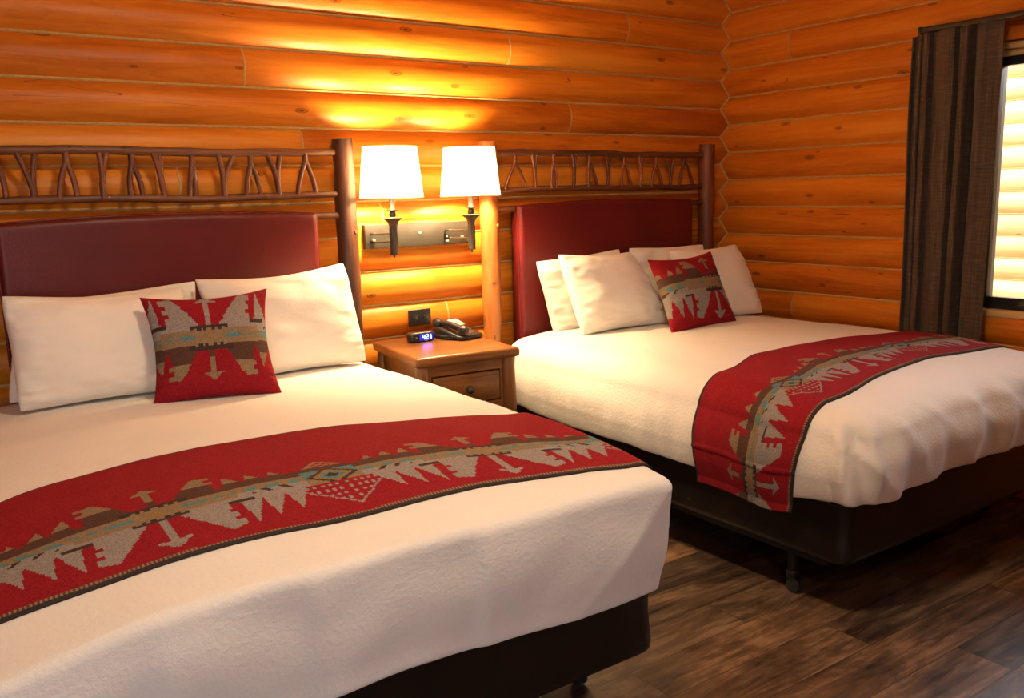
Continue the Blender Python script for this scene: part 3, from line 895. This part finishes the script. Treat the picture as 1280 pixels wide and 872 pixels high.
# ------------------------------------------------------------------ pillows
def pillow(name, TL, TR, BL, BR, T, mat, label, cat, group=None, seed=0, n=36, pinch=.016, wr=.012, cf=None, sag=.0, rnd=.05, low=1.0):
    TL, TR, BL, BR = map(Vector, (TL, TR, BL, BR))
    nrm = (TR - TL + BR - BL).cross(TL - BL + TR - BR); nrm.normalize()      # faces -y
    if nrm.y > 0: nrm = -nrm
    wdir = (TR - TL + BR - BL).normalized(); hdir = (TL - BL + TR - BR).normalized()
    m = MB()
    def P(u, v, side):
        a0, b0 = 2 * u - 1, 2 * v - 1
        a, b = a0, b0
        u, v = .5 + .5 * a0 * (1 - rnd * abs(b0) ** 4), .5 + .5 * b0 * (1 - rnd * abs(a0) ** 4)
        p = BL.lerp(BR, u).lerp(TL.lerp(TR, u), v)
        # edges draw in between the corners
        p -= wdir * (pinch * a * (1 - b * b) * abs(a)) + hdir * (pinch * b * (1 - a * a) * abs(b) * (1 if b > 0 else low))
        p -= hdir * (sag * (1 - a * a) * clamp(b))
        th = T * .5 * ((1 - abs(a) ** 2.6) ** .5) * ((1 - abs(b) ** 2.6) ** .5)
        rim = max(abs(a), abs(b))
        w = wr * (nz(a * 2.2 + seed, b * 2.2, seed) + .7 * nz(a * 5 + seed, b * 9, seed + 3) * sstep(.25, .9, rim) + .5 * nz(a * 3 + b * 2.0, b * 12 - a * 4, seed + 5) * sstep(.9, -.9, b) + .8 * nz(a * 2 + seed, b * 15, seed + 8) * sstep(.45, .9, abs(a))) * (1 - sstep(.90, 1, rim))
        return p + nrm * (side * th + (w if side > 0 else 0) + .002)
    g = lambda i: .5 - .5 * cos(pi * i / n) * (1 - .35) - .35 * .5 * (1 - 2 * i / n)
    G = [g(i) for i in range(n + 1)]
    m.grid(lambda i, j: P(G[i], G[j], 1), n, n, lambda i, j: (G[i], G[j]), (lambda i, j: cf((G[i] + G[i + 1]) / 2, (G[j] + G[j + 1]) / 2)) if cf else None)
    m.grid(lambda i, j: P(G[i], G[j], -1), n, n, lambda i, j: (G[i], G[j]), (lambda i, j: cf((G[i] + G[i + 1]) / 2, (G[j] + G[j + 1]) / 2)) if cf else None, flip=True)
    c = (BL + BR) / 2
    o = m.build(name, mat, origin=c, weld=True, sub=0 if cf else 1)
    return tag(o, label, cat, group)

ZB = .737
# bed nearest the viewer
pillow('pillow', (.31, -.215, 1.08), (.945, -.205, 1.113), (.255, -.245, ZB - .005), (.90, -.25, ZB), .10, M['pillow'], 'white pillow mostly hidden behind another, on the bed nearest the viewer', 'pillow', seed=2)
pillow('pillow', (.265, -.335, 1.122), (.86, -.315, 1.103), (.272, -.415, ZB - .005), (.86, -.44, ZB), .17, M['pillow'], 'white pillow left of the square cushion, on the bed nearest the viewer', 'pillow', seed=5, sag=.012)
pillow('pillow', (.888, -.275, 1.124), (1.517, -.26, 1.148), (.98, -.43, ZB), (1.56, -.34, ZB - .01), .18, M['pillow'], 'white pillow right of the square cushion on the bed nearest the viewer', 'pillow', seed=9, sag=.02)
# bed by the window
pillow('pillow', (2.500, -.205, 1.082), (3.06, -.2, 1.115), (2.575, -.245, ZB - .02), (3.1, -.25, ZB - .01), .11, M['pillow'], 'white pillow leaning on the red panel, leftmost of those on the bed by the window', 'pillow', seed=13)
pillow('pillow', (3.10, -.2, 1.115), (3.675, -.2, 1.105), (3.12, -.245, ZB - .01), (3.66, -.25, ZB - .01), .11, M['pillow'], 'white pillow with only its top edge showing, on the bed by the window', 'pillow', seed=17)
pillow('pillow', (2.53, -.34, 1.122), (3.026, -.31, 1.105), (2.585, -.455, ZB - .005), (3.165, -.48, ZB), .17, M['pillow'], 'white pillow propped second from left on the bed by the window', 'pillow', seed=21, sag=.012)
pillow('pillow', (3.25, -.34, 1.10), (3.768, -.34, 1.106), (3.22, -.48, ZB), (3.79, -.53, ZB - .01), .17, M['pillow'], 'white pillow right of the square cushion, on the bed by the window', 'pillow', seed=25, sag=.012)
# square throw cushions cut from the same cloth as the runners
pillow('throw_cushion', (.668, -.475, 1.084), (1.106, -.47, 1.079), (.656, -.585, ZB - .002), (1.055, -.695, ZB - .002), .13, M['wool'], 'red woven square cushion with arrow motif on the bed nearest the viewer', 'cushion', seed=31, n=104, pinch=.026, wr=.005, rnd=.0, low=.45,
       cf=lambda u, v: fabric((u - .5) * .41 + .012, (v - .53) * .41))
pillow('throw_cushion', (2.978, -.48, 1.066), (3.416, -.48, 1.083), (2.918, -.705, ZB - .002), (3.41, -.668, ZB - .002), .13, M['wool'], 'red woven square cushion tilted on the bed by the window', 'cushion', seed=35, n=104, pinch=.026, wr=.005, rnd=.0, low=.45,
       cf=lambda u, v: fabric((u - .70) * .40, (.53 - v) * .41))

# ------------------------------------------------------------------ nightstand
NBL, NBR, NFL, NFR = Vector((1.695, -.100)), Vector((2.155, -.100)), Vector((1.625, -.615)), Vector((2.092, -.655))
def NQ(u, v, z):       # u left-right, v back-front
    p = NBL.lerp(NBR, u).lerp(NFL.lerp(NFR, u), v); return (p.x, p.y, z)
ns = thing('nightstand', (1.89, -.37, 0), 'rustic brown wooden nightstand with log legs between the two beds', 'nightstand')
ZT = .770
m = MB(); m.c = (.7, .7, .7)
# slab with slightly wavy live edges
def slab(i, j):
    n = 40
    k = i % (4 * n); side, t = divmod(k, n); t /= n
    u, v = ((t, 1), (1, 1 - t), (1 - t, 0), (0, t))[side]
    if side == 0: u, v = t, 1
    ins = (.010, .002, 0, 0, .003, .012)[j]
    zz = (ZT - .040, ZT - .034, ZT - .022, ZT - .012, ZT - .004, ZT)[j]
    w = .006 * nz(u * 3, v * 3, 2)
    du = ins / .46; dv = ins / .52
    u2 = clamp(u, du, 1 - du); v2 = clamp(v, dv, 1 - dv)
    if side == 0: v2 -= w
    return NQ(u2, v2, zz)
m.grid(slab, 160, 5, lambda i, j: (i * .0115, j * .01), closeu=True)
b = m.add([slab(i, 5) for i in range(160)]); m.face(list(range(b, b + 160)), [(m.v[b + i][0], m.v[b + i][1]) for i in range(160)])
b = m.add([slab(i, 0) for i in range(160)]); m.face(list(range(b, b + 160))[::-1])
m.build('tabletop', M['stand'], ns)
for k, (u, v) in enumerate(((.075, .10), (.925, .10), (.075, .93), (.925, .93))):
    m = MB(); n = 18; m.c = (.3 + .1 * k,) * 3
    q = NQ(u, v, 0)
    m.tube([(q[0] + .005 * nz(k, i * .4), q[1] + .005 * nz(i * .4, k), .731 * i / n) for i in range(n + 1)], [.030 * (1 + .13 * nz(k * 3.1, i * .45, 2)) for i in range(n + 1)], 14, wob=.05, seed=k + .5)
    m.build('leg', M['stand'], ns)
NB = lambda m, u0, u1, v0, v1, z0, z1: m.box(u0, u1, v0, v1, z0, z1, fn=lambda u, v, z: NQ(u, v, z))
m = MB(); m.c = (.45,) * 3; NB(m, .055, .085, .13, .89, .50, .728); NB(m, .045, .10, .13, .89, .675, .729); NB(m, .045, .10, .13, .89, .50, .54); m.build('side_panel', M['stand'], ns)
m = MB(); m.c = (.45,) * 3; NB(m, .915, .945, .13, .89, .50, .728); NB(m, .90, .955, .13, .89, .675, .729); NB(m, .90, .955, .13, .89, .50, .54); m.build('side_panel', M['stand'], ns)
m = MB(); m.c = (.2,) * 3; NB(m, .12, .88, .09, .12, .16, .728); m.build('back_panel', M['stand'], ns)
m = MB(); m.c = (.55,) * 3; NB(m, .13, .87, .885, .935, .684, .729); NB(m, .13, .87, .885, .935, .512, .552); NB(m, .13, .165, .885, .935, .552, .684); NB(m, .835, .87, .885, .935, .552, .684); m.build('drawer_rail', M['stand'], ns)
m = MB(); m.c = (.6,) * 3; NB(m, .175, .825, .905, .945, .558, .678)
NB(m, .205, .795, .944, .958, .573, .663)
dr = m.build('drawer', M['stand'], ns, bevel=.004)
m = MB(); q = NQ(.5, .945, .618)
kp = [(0, .010), (.012, .0095), (.018, .013), (.026, .0175), (.034, .016), (.039, .009), (.041, .001)]
fd = (Vector((-.08, -1, 0))).normalized(); sd_ = Vector((fd.y, -fd.x, 0)); 
m.grid(lambda i, j: Vector(q) + fd * kp[j][0] + sd_ * (kp[j][1] * cos(2 * pi * i / 18)) + Vector((0, 0, kp[j][1] * sin(2 * pi * i / 18))), 18, len(kp) - 1, closeu=True)
m.build('knob', M['bronze'], dr)
m = MB(); m.c = (.35,) * 3; NB(m, .10, .90, .12, .90, .16, .185); m.build('shelf', M['stand'], ns)
m = MB(); m.c = (.35,) * 3; NB(m, .10, .90, .14, .885, .50, .512); m.build('drawer_base', M['stand'], ns)
# dark box with a pale strip on the lower shelf
# ------------------------------------------------------------------ things on the nightstand
ck = thing('alarm_clock', (1.855, -.245, ZT), 'small black alarm clock with blue digits on the nightstand', 'alarm clock')
ca = math.radians(2); cxv = Vector((cos(ca), sin(ca), 0)); cyv = Vector((-sin(ca), cos(ca), 0)); c0 = Vector((1.855, -.245, ZT))
def CK(x, y, z): return c0 + cxv * x + cyv * y + Vector((0, 0, z))
m = MB()
def ckbody(i, j):
    n = 40; th = 2 * pi * (i % n) / n; ex = 2 / 4.5
    rx = .062; ry = .030
    sx = abs(cos(th)) ** ex * (1 if cos(th) > 0 else -1); sy = abs(sin(th)) ** ex * (1 if sin(th) > 0 else -1)
    s_, z = ((.0, .001), (.86, .001), (.95, .005), (1.0, .014), (1.0, .030), (.96, .038), (.85, .043), (0, .044))[j]
    return CK(sx * rx * s_, sy * ry * s_ + (.004 * z / .04 if sy < 0 else 0), z)
m.grid(ckbody, 40, 7, closeu=True); cb = m.build('body', M['black_plastic'], ck)
m = MB(); m.smooth = False
def scr(x0, x1, z0, z1, d=-.0305):
    m.box(x0, x1, d - .0012, d, z0, z1, fn=lambda x, y, z: CK(x, y + .0045 * z / .04, z))
scr(-.022, .046, .009, .036); disp = m.build('display', M['blue_screen'], ck)
m = MB(); m.smooth = False
SEG = {'a': (0, 1, 'h'), 'b': (1, .75, 'v'), 'c': (1, .25, 'v'), 'd': (0, 0, 'h'), 'e': (0, .25, 'v'), 'f': (0, .75, 'v'), 'g': (0, .5, 'h')}
def digit(x, w, z0, h, segs):
    for c in segs:
        sx, sz, o = SEG[c]; t = .0022
        if o == 'h':
            zc = z0 + h * sz; m.box(x, x + w, -.0335, -.0318, zc - t / 2, zc + t / 2, fn=lambda a, b, c_: CK(a, b + .0045 * c_ / .04, c_))
        else:
            xc = x + w * sx; zc = z0 + h * sz; m.box(xc - t / 2, xc + t / 2, -.0335, -.0318, zc - h * .25, zc + h * .25, fn=lambda a, b, c_: CK(a, b + .0045 * c_ / .04, c_))
digit(-.008, .0095, .0135, .019, 'fgbc'); digit(.0115, .0095, .0135, .019, 'abged'); digit(.0255, .0095, .0135, .019, 'bc')
for zc in (.019, .027): m.box(.0045, .0070, -.0335, -.0318, zc - .0012, zc + .0012, fn=lambda a, b, c_: CK(a, b + .0045 * c_ / .04, c_))
m.build('digits', M['blue_led'], disp)
m = MB(); m.ball(CK(.012, -.0275, .0058), .0045, 10, 6, (1.6, .5, .7)); m.build('button', M['brass'], ck)
m = MB(); m.ball(CK(-.038, -.0285, .022), .004, 10, 6, (1, .5, 1)); m.build('button', M['brass'], ck)

ph = thing('telephone', (2.04, -.27, ZT), 'black desk telephone with a white card on the nightstand', 'telephone')
pa = math.radians(14); pxv = Vector((cos(pa), sin(pa), 0)); pyv = Vector((-sin(pa), cos(pa), 0)); p0 = Vector((2.035, -.265, ZT))
def PHc(x, y, z): return p0 + pxv * x + pyv * y + Vector((0, 0, z))
m = MB()
# wedge body: low at the front, high at the back
def phb(i, j):
    n = 36; th = 2 * pi * (i % n) / n; ex = 2 / 6
    sx = abs(cos(th)) ** ex * (1 if cos(th) > 0 else -1); sy = abs(sin(th)) ** ex * (1 if sin(th) > 0 else -1)
    s_ = (.0, .95, 1, 1, .97, .92, 0)[j]
    x, y = sx * .074 * s_, sy * .098 * s_
    ht = lerp(.020, .052, sstep(-.098, .07, y))
    z = (.002, .002, .007, ht * .75, ht * .93, ht, ht)[j]
    return PHc(x, y, z)
m.grid(phb, 36, 6, closeu=True); m.build('base', M['black_plastic'], ph)
m = MB()
hs = [(-.044, lerp(-.092, .100, i / 20), lerp(.040, .066, i / 20) + .010 * sin(pi * i / 20)) for i in range(21)]
m.tube([PHc(*q) for q in hs], [.021 if i in (1, 2, 3, 17, 18, 19) else (.017 if i in (0, 20) else .0145) for i in range(21)], 14)
for i in (2, 18):
    q = hs[i]; m.lathe([(.021, -.022), (.024, -.012), (.024, .002), (.018, .010)], PHc(*q), 16)
m.build('handset', M['black_plastic'], ph)
m = MB(); m.smooth = False
def ontop(x, y, dz): return PHc(x, y, lerp(.020, .052, sstep(-.098, .07, y)) + dz)
for r in range(4):
    for c in range(3):
        x = .004 + c * .018; y = -.070 + r * .017
        m.box(x, x + .013, y, y + .011, -.002, .004, fn=ontop)
m.build('keypad', M['grey_plastic'], ph)
m = MB(); m.smooth = False; m.box(.012, .068, .020, .078, .004, .0065, fn=lambda x, y, z: ontop(x, y, z + .22 * (y - .02))); m.build('card', M['white_card'], ph)['label'] = 'white card'
m = MB(); m.smooth = False; m.box(.0, .066, .074, .094, -.001, .014, fn=ontop); m.build('face_plate', M['grey_plastic'], ph)
m = MB()
cp = []
for i in range(150):
    t = i / 149; th = t * 2 * pi * 17
    bx = -.060 - .028 * sin(pi * t) ; by = lerp(-.075, .085, t); bz = .010 + .003 * sin(pi * t)
    cp.append(PHc(bx + .0065 * cos(th), by, bz + .0065 * sin(th)))
m.tube(cp, .0021, 6); m.build('coiled_cord', M['black_plastic'], ph)

# outlet on the log above the nightstand
ol = thing('wall_outlet', (1.965, -.036, .845), 'black horizontal outlet plate on the log wall above the alarm clock', 'outlet')
m = MB(); m.box(1.908, 2.022, -.044, -.030, .808, .884); m.build('cover_plate', M['black_plastic'], ol, bevel=.003)
for x in (1.937, 1.993):
    m = MB(); m.lathe([(.001, 0), (.0165, 0), (.0150, .001), (.001, .001)], (0, 0, 0), 20)
    m.v = [(x + a, -.0435 - c, .846 + b_) for a, b_, c in m.v]; s_ = m.build('socket', M['black_plastic'], ol)
    m = MB(); m.smooth = False
    for (dx, dz, w, h) in ((-.006, .005, .006, .002), (-.006, -.005, .006, .0022), (.006, 0, .005, .004)):
        m.box(x + dx - w / 2, x + dx + w / 2, -.0452, -.0444, .846 + dz - h / 2, .846 + dz + h / 2)
    m.build('slots', M['grey_plastic'], s_)

ol.location.y -= .007
# ------------------------------------------------------------------ double wall lamp
wl = thing('wall_lamp', (1.97, -.03, 1.225), 'bronze wall lamp with two lit white shades between the headboards', 'wall lamp')
m = MB(); m.box(1.672, 2.268, -.040, .0, 1.160, 1.285); m.build('mounting_board', M['log'], wl, bevel=.003)
m = MB(); m.box(1.702, 2.243, -.066, -.040, 1.172, 1.277); m.build('back_plate', M['bronze_plate'], wl, bevel=.002)
def ykn(name, x, z, r, d, mat, y=-.066):
    m = MB(); kp_ = [(0, r * .6), (d * .5, r * .6), (d * .6, r), (d * .9, r * .9), (d, r * .1)]
    m.grid(lambda i, j: (x + kp_[j][1] * cos(2 * pi * i / 14), y - kp_[j][0], z + kp_[j][1] * sin(2 * pi * i / 14)), 14, 4, closeu=True)
    m.build(name, mat, wl)
ykn('switch_knob', 1.737, 1.209, .0085, .016, M['brass']); ykn('switch_knob', 1.971, 1.231, .006, .01, M['brass']); ykn('switch_knob', 2.192, 1.205, .0075, .014, M['brass'])
ykn('switch_knob', 2.228, 1.186, .007, .014, M['brass'])
m = MB(); m.smooth = False; m.box(2.100, 2.126, -.0675, -.066, 1.193, 1.222); po = m.build('charging_port', M['black_plastic'], wl)
m = MB(); m.smooth = False; m.box(2.105, 2.121, -.069, -.0675, 1.187, 1.193); m.box(2.109, 2.117, -.0688, -.0675, 1.207, 1.211); m.build('port_cover', M['white_plastic'], po)
for lx, px in ((1.752, 1.728), (2.142, 2.106)):
    ly = -.235
    for z in (1.203, 1.238):
        m = MB(); m.tube([(px, -.064, z), (px, -.112, z)], .004, 8); m.tube([(px, -.108, z), (lx + .006, ly + .004, z + .004)], .0034, 8); m.ball((px, -.110, z), .0058)
        m.build('swing_arm', M['bronze'], wl)
    m = MB()
    # flared torch body
    m.lathe([(.0, 1.140), (.0045, 1.142), (.0055, 1.148), (.004, 1.152), (.0165, 1.154), (.0175, 1.160), (.0155, 1.164), (.0165, 1.172), (.0155, 1.176), (.0152, 1.262), (.0175, 1.276), (.026, 1.292), (.037, 1.302), (.042, 1.305), (.042, 1.308), (.036, 1.309), (.013, 1.310)], (lx, ly, 0), 12, False)
    for k in range(8):
        a = 2 * pi * k / 8; m.tube([(lx + .0155 * cos(a), ly + .0155 * sin(a), 1.178), (lx + .0155 * cos(a), ly + .0155 * sin(a), 1.262)], .0022, 6)
    m.build('torch_body', M['bronze'], wl)
    m = MB(); m.lathe([(.012, 1.309), (.0145, 1.314), (.0155, 1.322), (.0125, 1.331), (.011, 1.335), (.0245, 1.338), (.0245, 1.341), (.011, 1.343), (.0105, 1.375), (.0105, 1.43)], (lx, ly, 0), 18)
    st = m.build('candle_stem', M['bronze_plate'], wl)
    m = MB(); m.lathe([(.010, 1.430), (.013, 1.445), (.024, 1.470), (.0285, 1.492), (.024, 1.514), (.012, 1.526), (.001, 1.529)], (lx, ly, 0), 18)
    m.build('bulb', M['bulb'], st)
    m = MB(); S0, S1, z0, z1 = .133, .111, 1.388, 1.601
    m.lathe([(S0, z0), (lerp(S0, S1, .33), lerp(z0, z1, .33)), (lerp(S0, S1, .66), lerp(z0, z1, .66)), (S1, z1)], (lx, ly, 0), 48, False, False)
    sh = m.build('lamp_shade', M['shade'], wl)
    for z, r in ((z0 + .003, S0 + .0005), (z1 - .003, S1 + .0005)):
        m = MB(); m.tube([(lx + r * cos(2 * pi * i / 48), ly + r * sin(2 * pi * i / 48), z) for i in range(49)], .0028, 6, False)
        m.build('shade_rim', M['shade'], sh)
    m = MB()
    for k in range(3):
        a = 2 * pi * k / 3 + .4; m.tube([(lx + .011 * cos(a), ly + .011 * sin(a), 1.40), (lx + (S0 - .002) * cos(a), ly + (S0 - .002) * sin(a), z0 + .006)], .0016, 6)
    m.build('shade_spider', M['brass'], sh)

# ------------------------------------------------------------------ curtain
cr = thing('curtain_rod', (XR - .09, -2.2, 2.07), 'black curtain rod above the window', 'curtain rod')
m = MB(); m.box(XR - .098, XR - .076, -3.25, -1.235, 2.064, 2.088); m.build('rod', M['black_metal'], cr, bevel=.003)
m = MB(); m.box(XR - .102, XR - .072, -1.240, -1.228, 2.060, 2.092); m.build('end_cap', M['black_metal'], cr, bevel=.002)
for y in (-1.27, -2.2, -3.2):
    m = MB(); m.box(XR - .08, XR - .02, y - .009, y + .009, 2.060, 2.076); m.box(XR - .034, XR - .020, y - .018, y + .018, 2.035, 2.10); m.build('bracket', M['black_metal'], cr, bevel=.002)
m = MB(); nu, nv = 150, 60
def curt(i, j):
    u, v = i / nu, j / nv
    z = lerp(2.062, .035, v) + (.010 * nz(u * 9, 3) if v == 0 else 0)
    if v < .02: z -= .012 * sstep(.2, 0, u)
    # gathered folds, uneven widths
    ph_ = u * 6.0 + 1.25 * nz(u * 2.9, 4.7) + .16 * nz(u * 2, v * 1.8, 5)
    amp = .036 * (1 + .9 * nz(u * 3.7, 8.2)) * (.75 + .25 * sstep(0, .25, v))
    flat = sstep(.74, .92, u)
    w = 1.9 * abs(sin(pi * ph_)) ** .8 - 1 + .18 * sin(5 * pi * ph_ + 1 + 3 * u)
    x = XR - .088 - amp * w * (1 - .65 * flat) + .008 * nz(u * 3, v * 3, 2) - .02 * flat * v
    yl, yr = -1.198 - .016 * v, -1.612 + .012 * v
    y = lerp(yl, yr, u) + .012 * cos(2 * pi * ph_) * (1 - flat)
    return (x, y, z)
m.grid(curt, nu, nv, lambda i, j: (i / nu * .9, j / nv * 2.0), flip=False)
cu = m.build('curtain', M['curtain'], origin=(XR - .09, -1.4, .035), solid=.004)
tag(cu, 'dark brown linen curtain hanging beside the window', 'curtain')

# ------------------------------------------------------------------ ceiling light (above the viewer, out of frame)
for (lx, ly, lab) in ((1.2, -2.25, 'round glass ceiling lamp over the foot of the beds'), (-.3, -4.5, 'round glass ceiling lamp nearer the wall behind the viewer')):
    cl = thing('ceiling_lamp', (lx, ly, CEIL), lab, 'ceiling lamp')
    m = MB(); m.lathe([(.17, -.02), (.17, 0)], (lx, ly, CEIL), 32); m.build('lamp_base', M['bronze'], cl)
    m = MB(); m.lathe([(.001, -.10), (.07, -.092), (.12, -.072), (.15, -.045), (.16, -.02)], (lx, ly, CEIL), 32, False, False); m.build('diffuser', M['ceiling_bulb'] if ly > -3 else M['ceiling_bulb_dim'], cl)

# ------------------------------------------------------------------ daylight
w = bpy.data.worlds.new('sky'); sc.world = w; w.use_nodes = True
nt = w.node_tree; bg = nt.nodes['Background']
tc = nt.nodes.new('ShaderNodeTexCoord'); sp = nt.nodes.new('ShaderNodeSeparateXYZ'); rp = nt.nodes.new('ShaderNodeValToRGB')
nt.links.new(tc.outputs['Generated'], sp.inputs[0]); nt.links.new(sp.outputs[2], rp.inputs[0])
rp.color_ramp.elements[0].position = 0; rp.color_ramp.elements[0].color = (.93, .95, 1, 1)
rp.color_ramp.elements[1].position = .8; rp.color_ramp.elements[1].color = (.78, .86, 1, 1)
nt.links.new(rp.outputs[0], bg.inputs['Color']); bg.inputs['Strength'].default_value = 4.4
sun = bpy.data.lights.new('sun', 'SUN'); sun.energy = 1.5; sun.angle = .01; sun.color = (1, .93, .80)
so = bpy.data.objects.new('sun', sun); COL.objects.link(so); so.rotation_euler = Vector((.55, -.12, -.82)).to_track_quat('-Z', 'Y').to_euler()
for nm, loc, rot, sx, sy in (('window_portal', (XR + .2, (ya + yb) / 2, (WZ0 + WZ1) / 2), Vector((-1, 0, 0)), WY1 - WY0, WZ1 - WZ0),
                             ('window_portal', ((FX0 + FX1) / 2, YF - .2, (FZ0 + FZ1) / 2), Vector((0, 1, 0)), FX1 - FX0, FZ1 - FZ0)):
    a = bpy.data.lights.new(nm, 'AREA'); a.shape = 'RECTANGLE'; a.size = sx; a.size_y = sy; a.cycles.is_portal = True
    o = bpy.data.objects.new(nm, a); COL.objects.link(o); o.location = loc; o.rotation_euler = rot.to_track_quat('-Z', 'Z' if False else 'Y').to_euler()

# ------------------------------------------------------------------ camera
R = [[0.8181957777493559, -0.574408208294653, -0.02471597695526494], [0.11904481642660272, 0.12719866743779434, 0.9847074848319199], [0.5624802227235044, 0.8086258153471084, -0.17245373234331857]]
cam = bpy.data.cameras.new('camera'); cam.lens = 31.186; cam.sensor_width = 36; cam.sensor_fit = 'HORIZONTAL'; cam.clip_start = .02
co = bpy.data.objects.new('camera', cam); COL.objects.link(co)
co.matrix_world = Matrix(((R[0][0], R[1][0], -R[2][0], 0.0), (R[0][1], R[1][1], -R[2][1], -3.6073), (R[0][2], R[1][2], -R[2][2], 1.3953), (0, 0, 0, 1)))
sc.camera = co

sc.view_settings.view_transform = 'Standard'; sc.view_settings.look = 'None'; sc.view_settings.gamma = 1
sc.view_settings.use_curve_mapping = False; sc.view_settings.exposure = 1.05
sc.cycles.use_denoising = True; sc.cycles.sample_clamp_indirect = 8.0
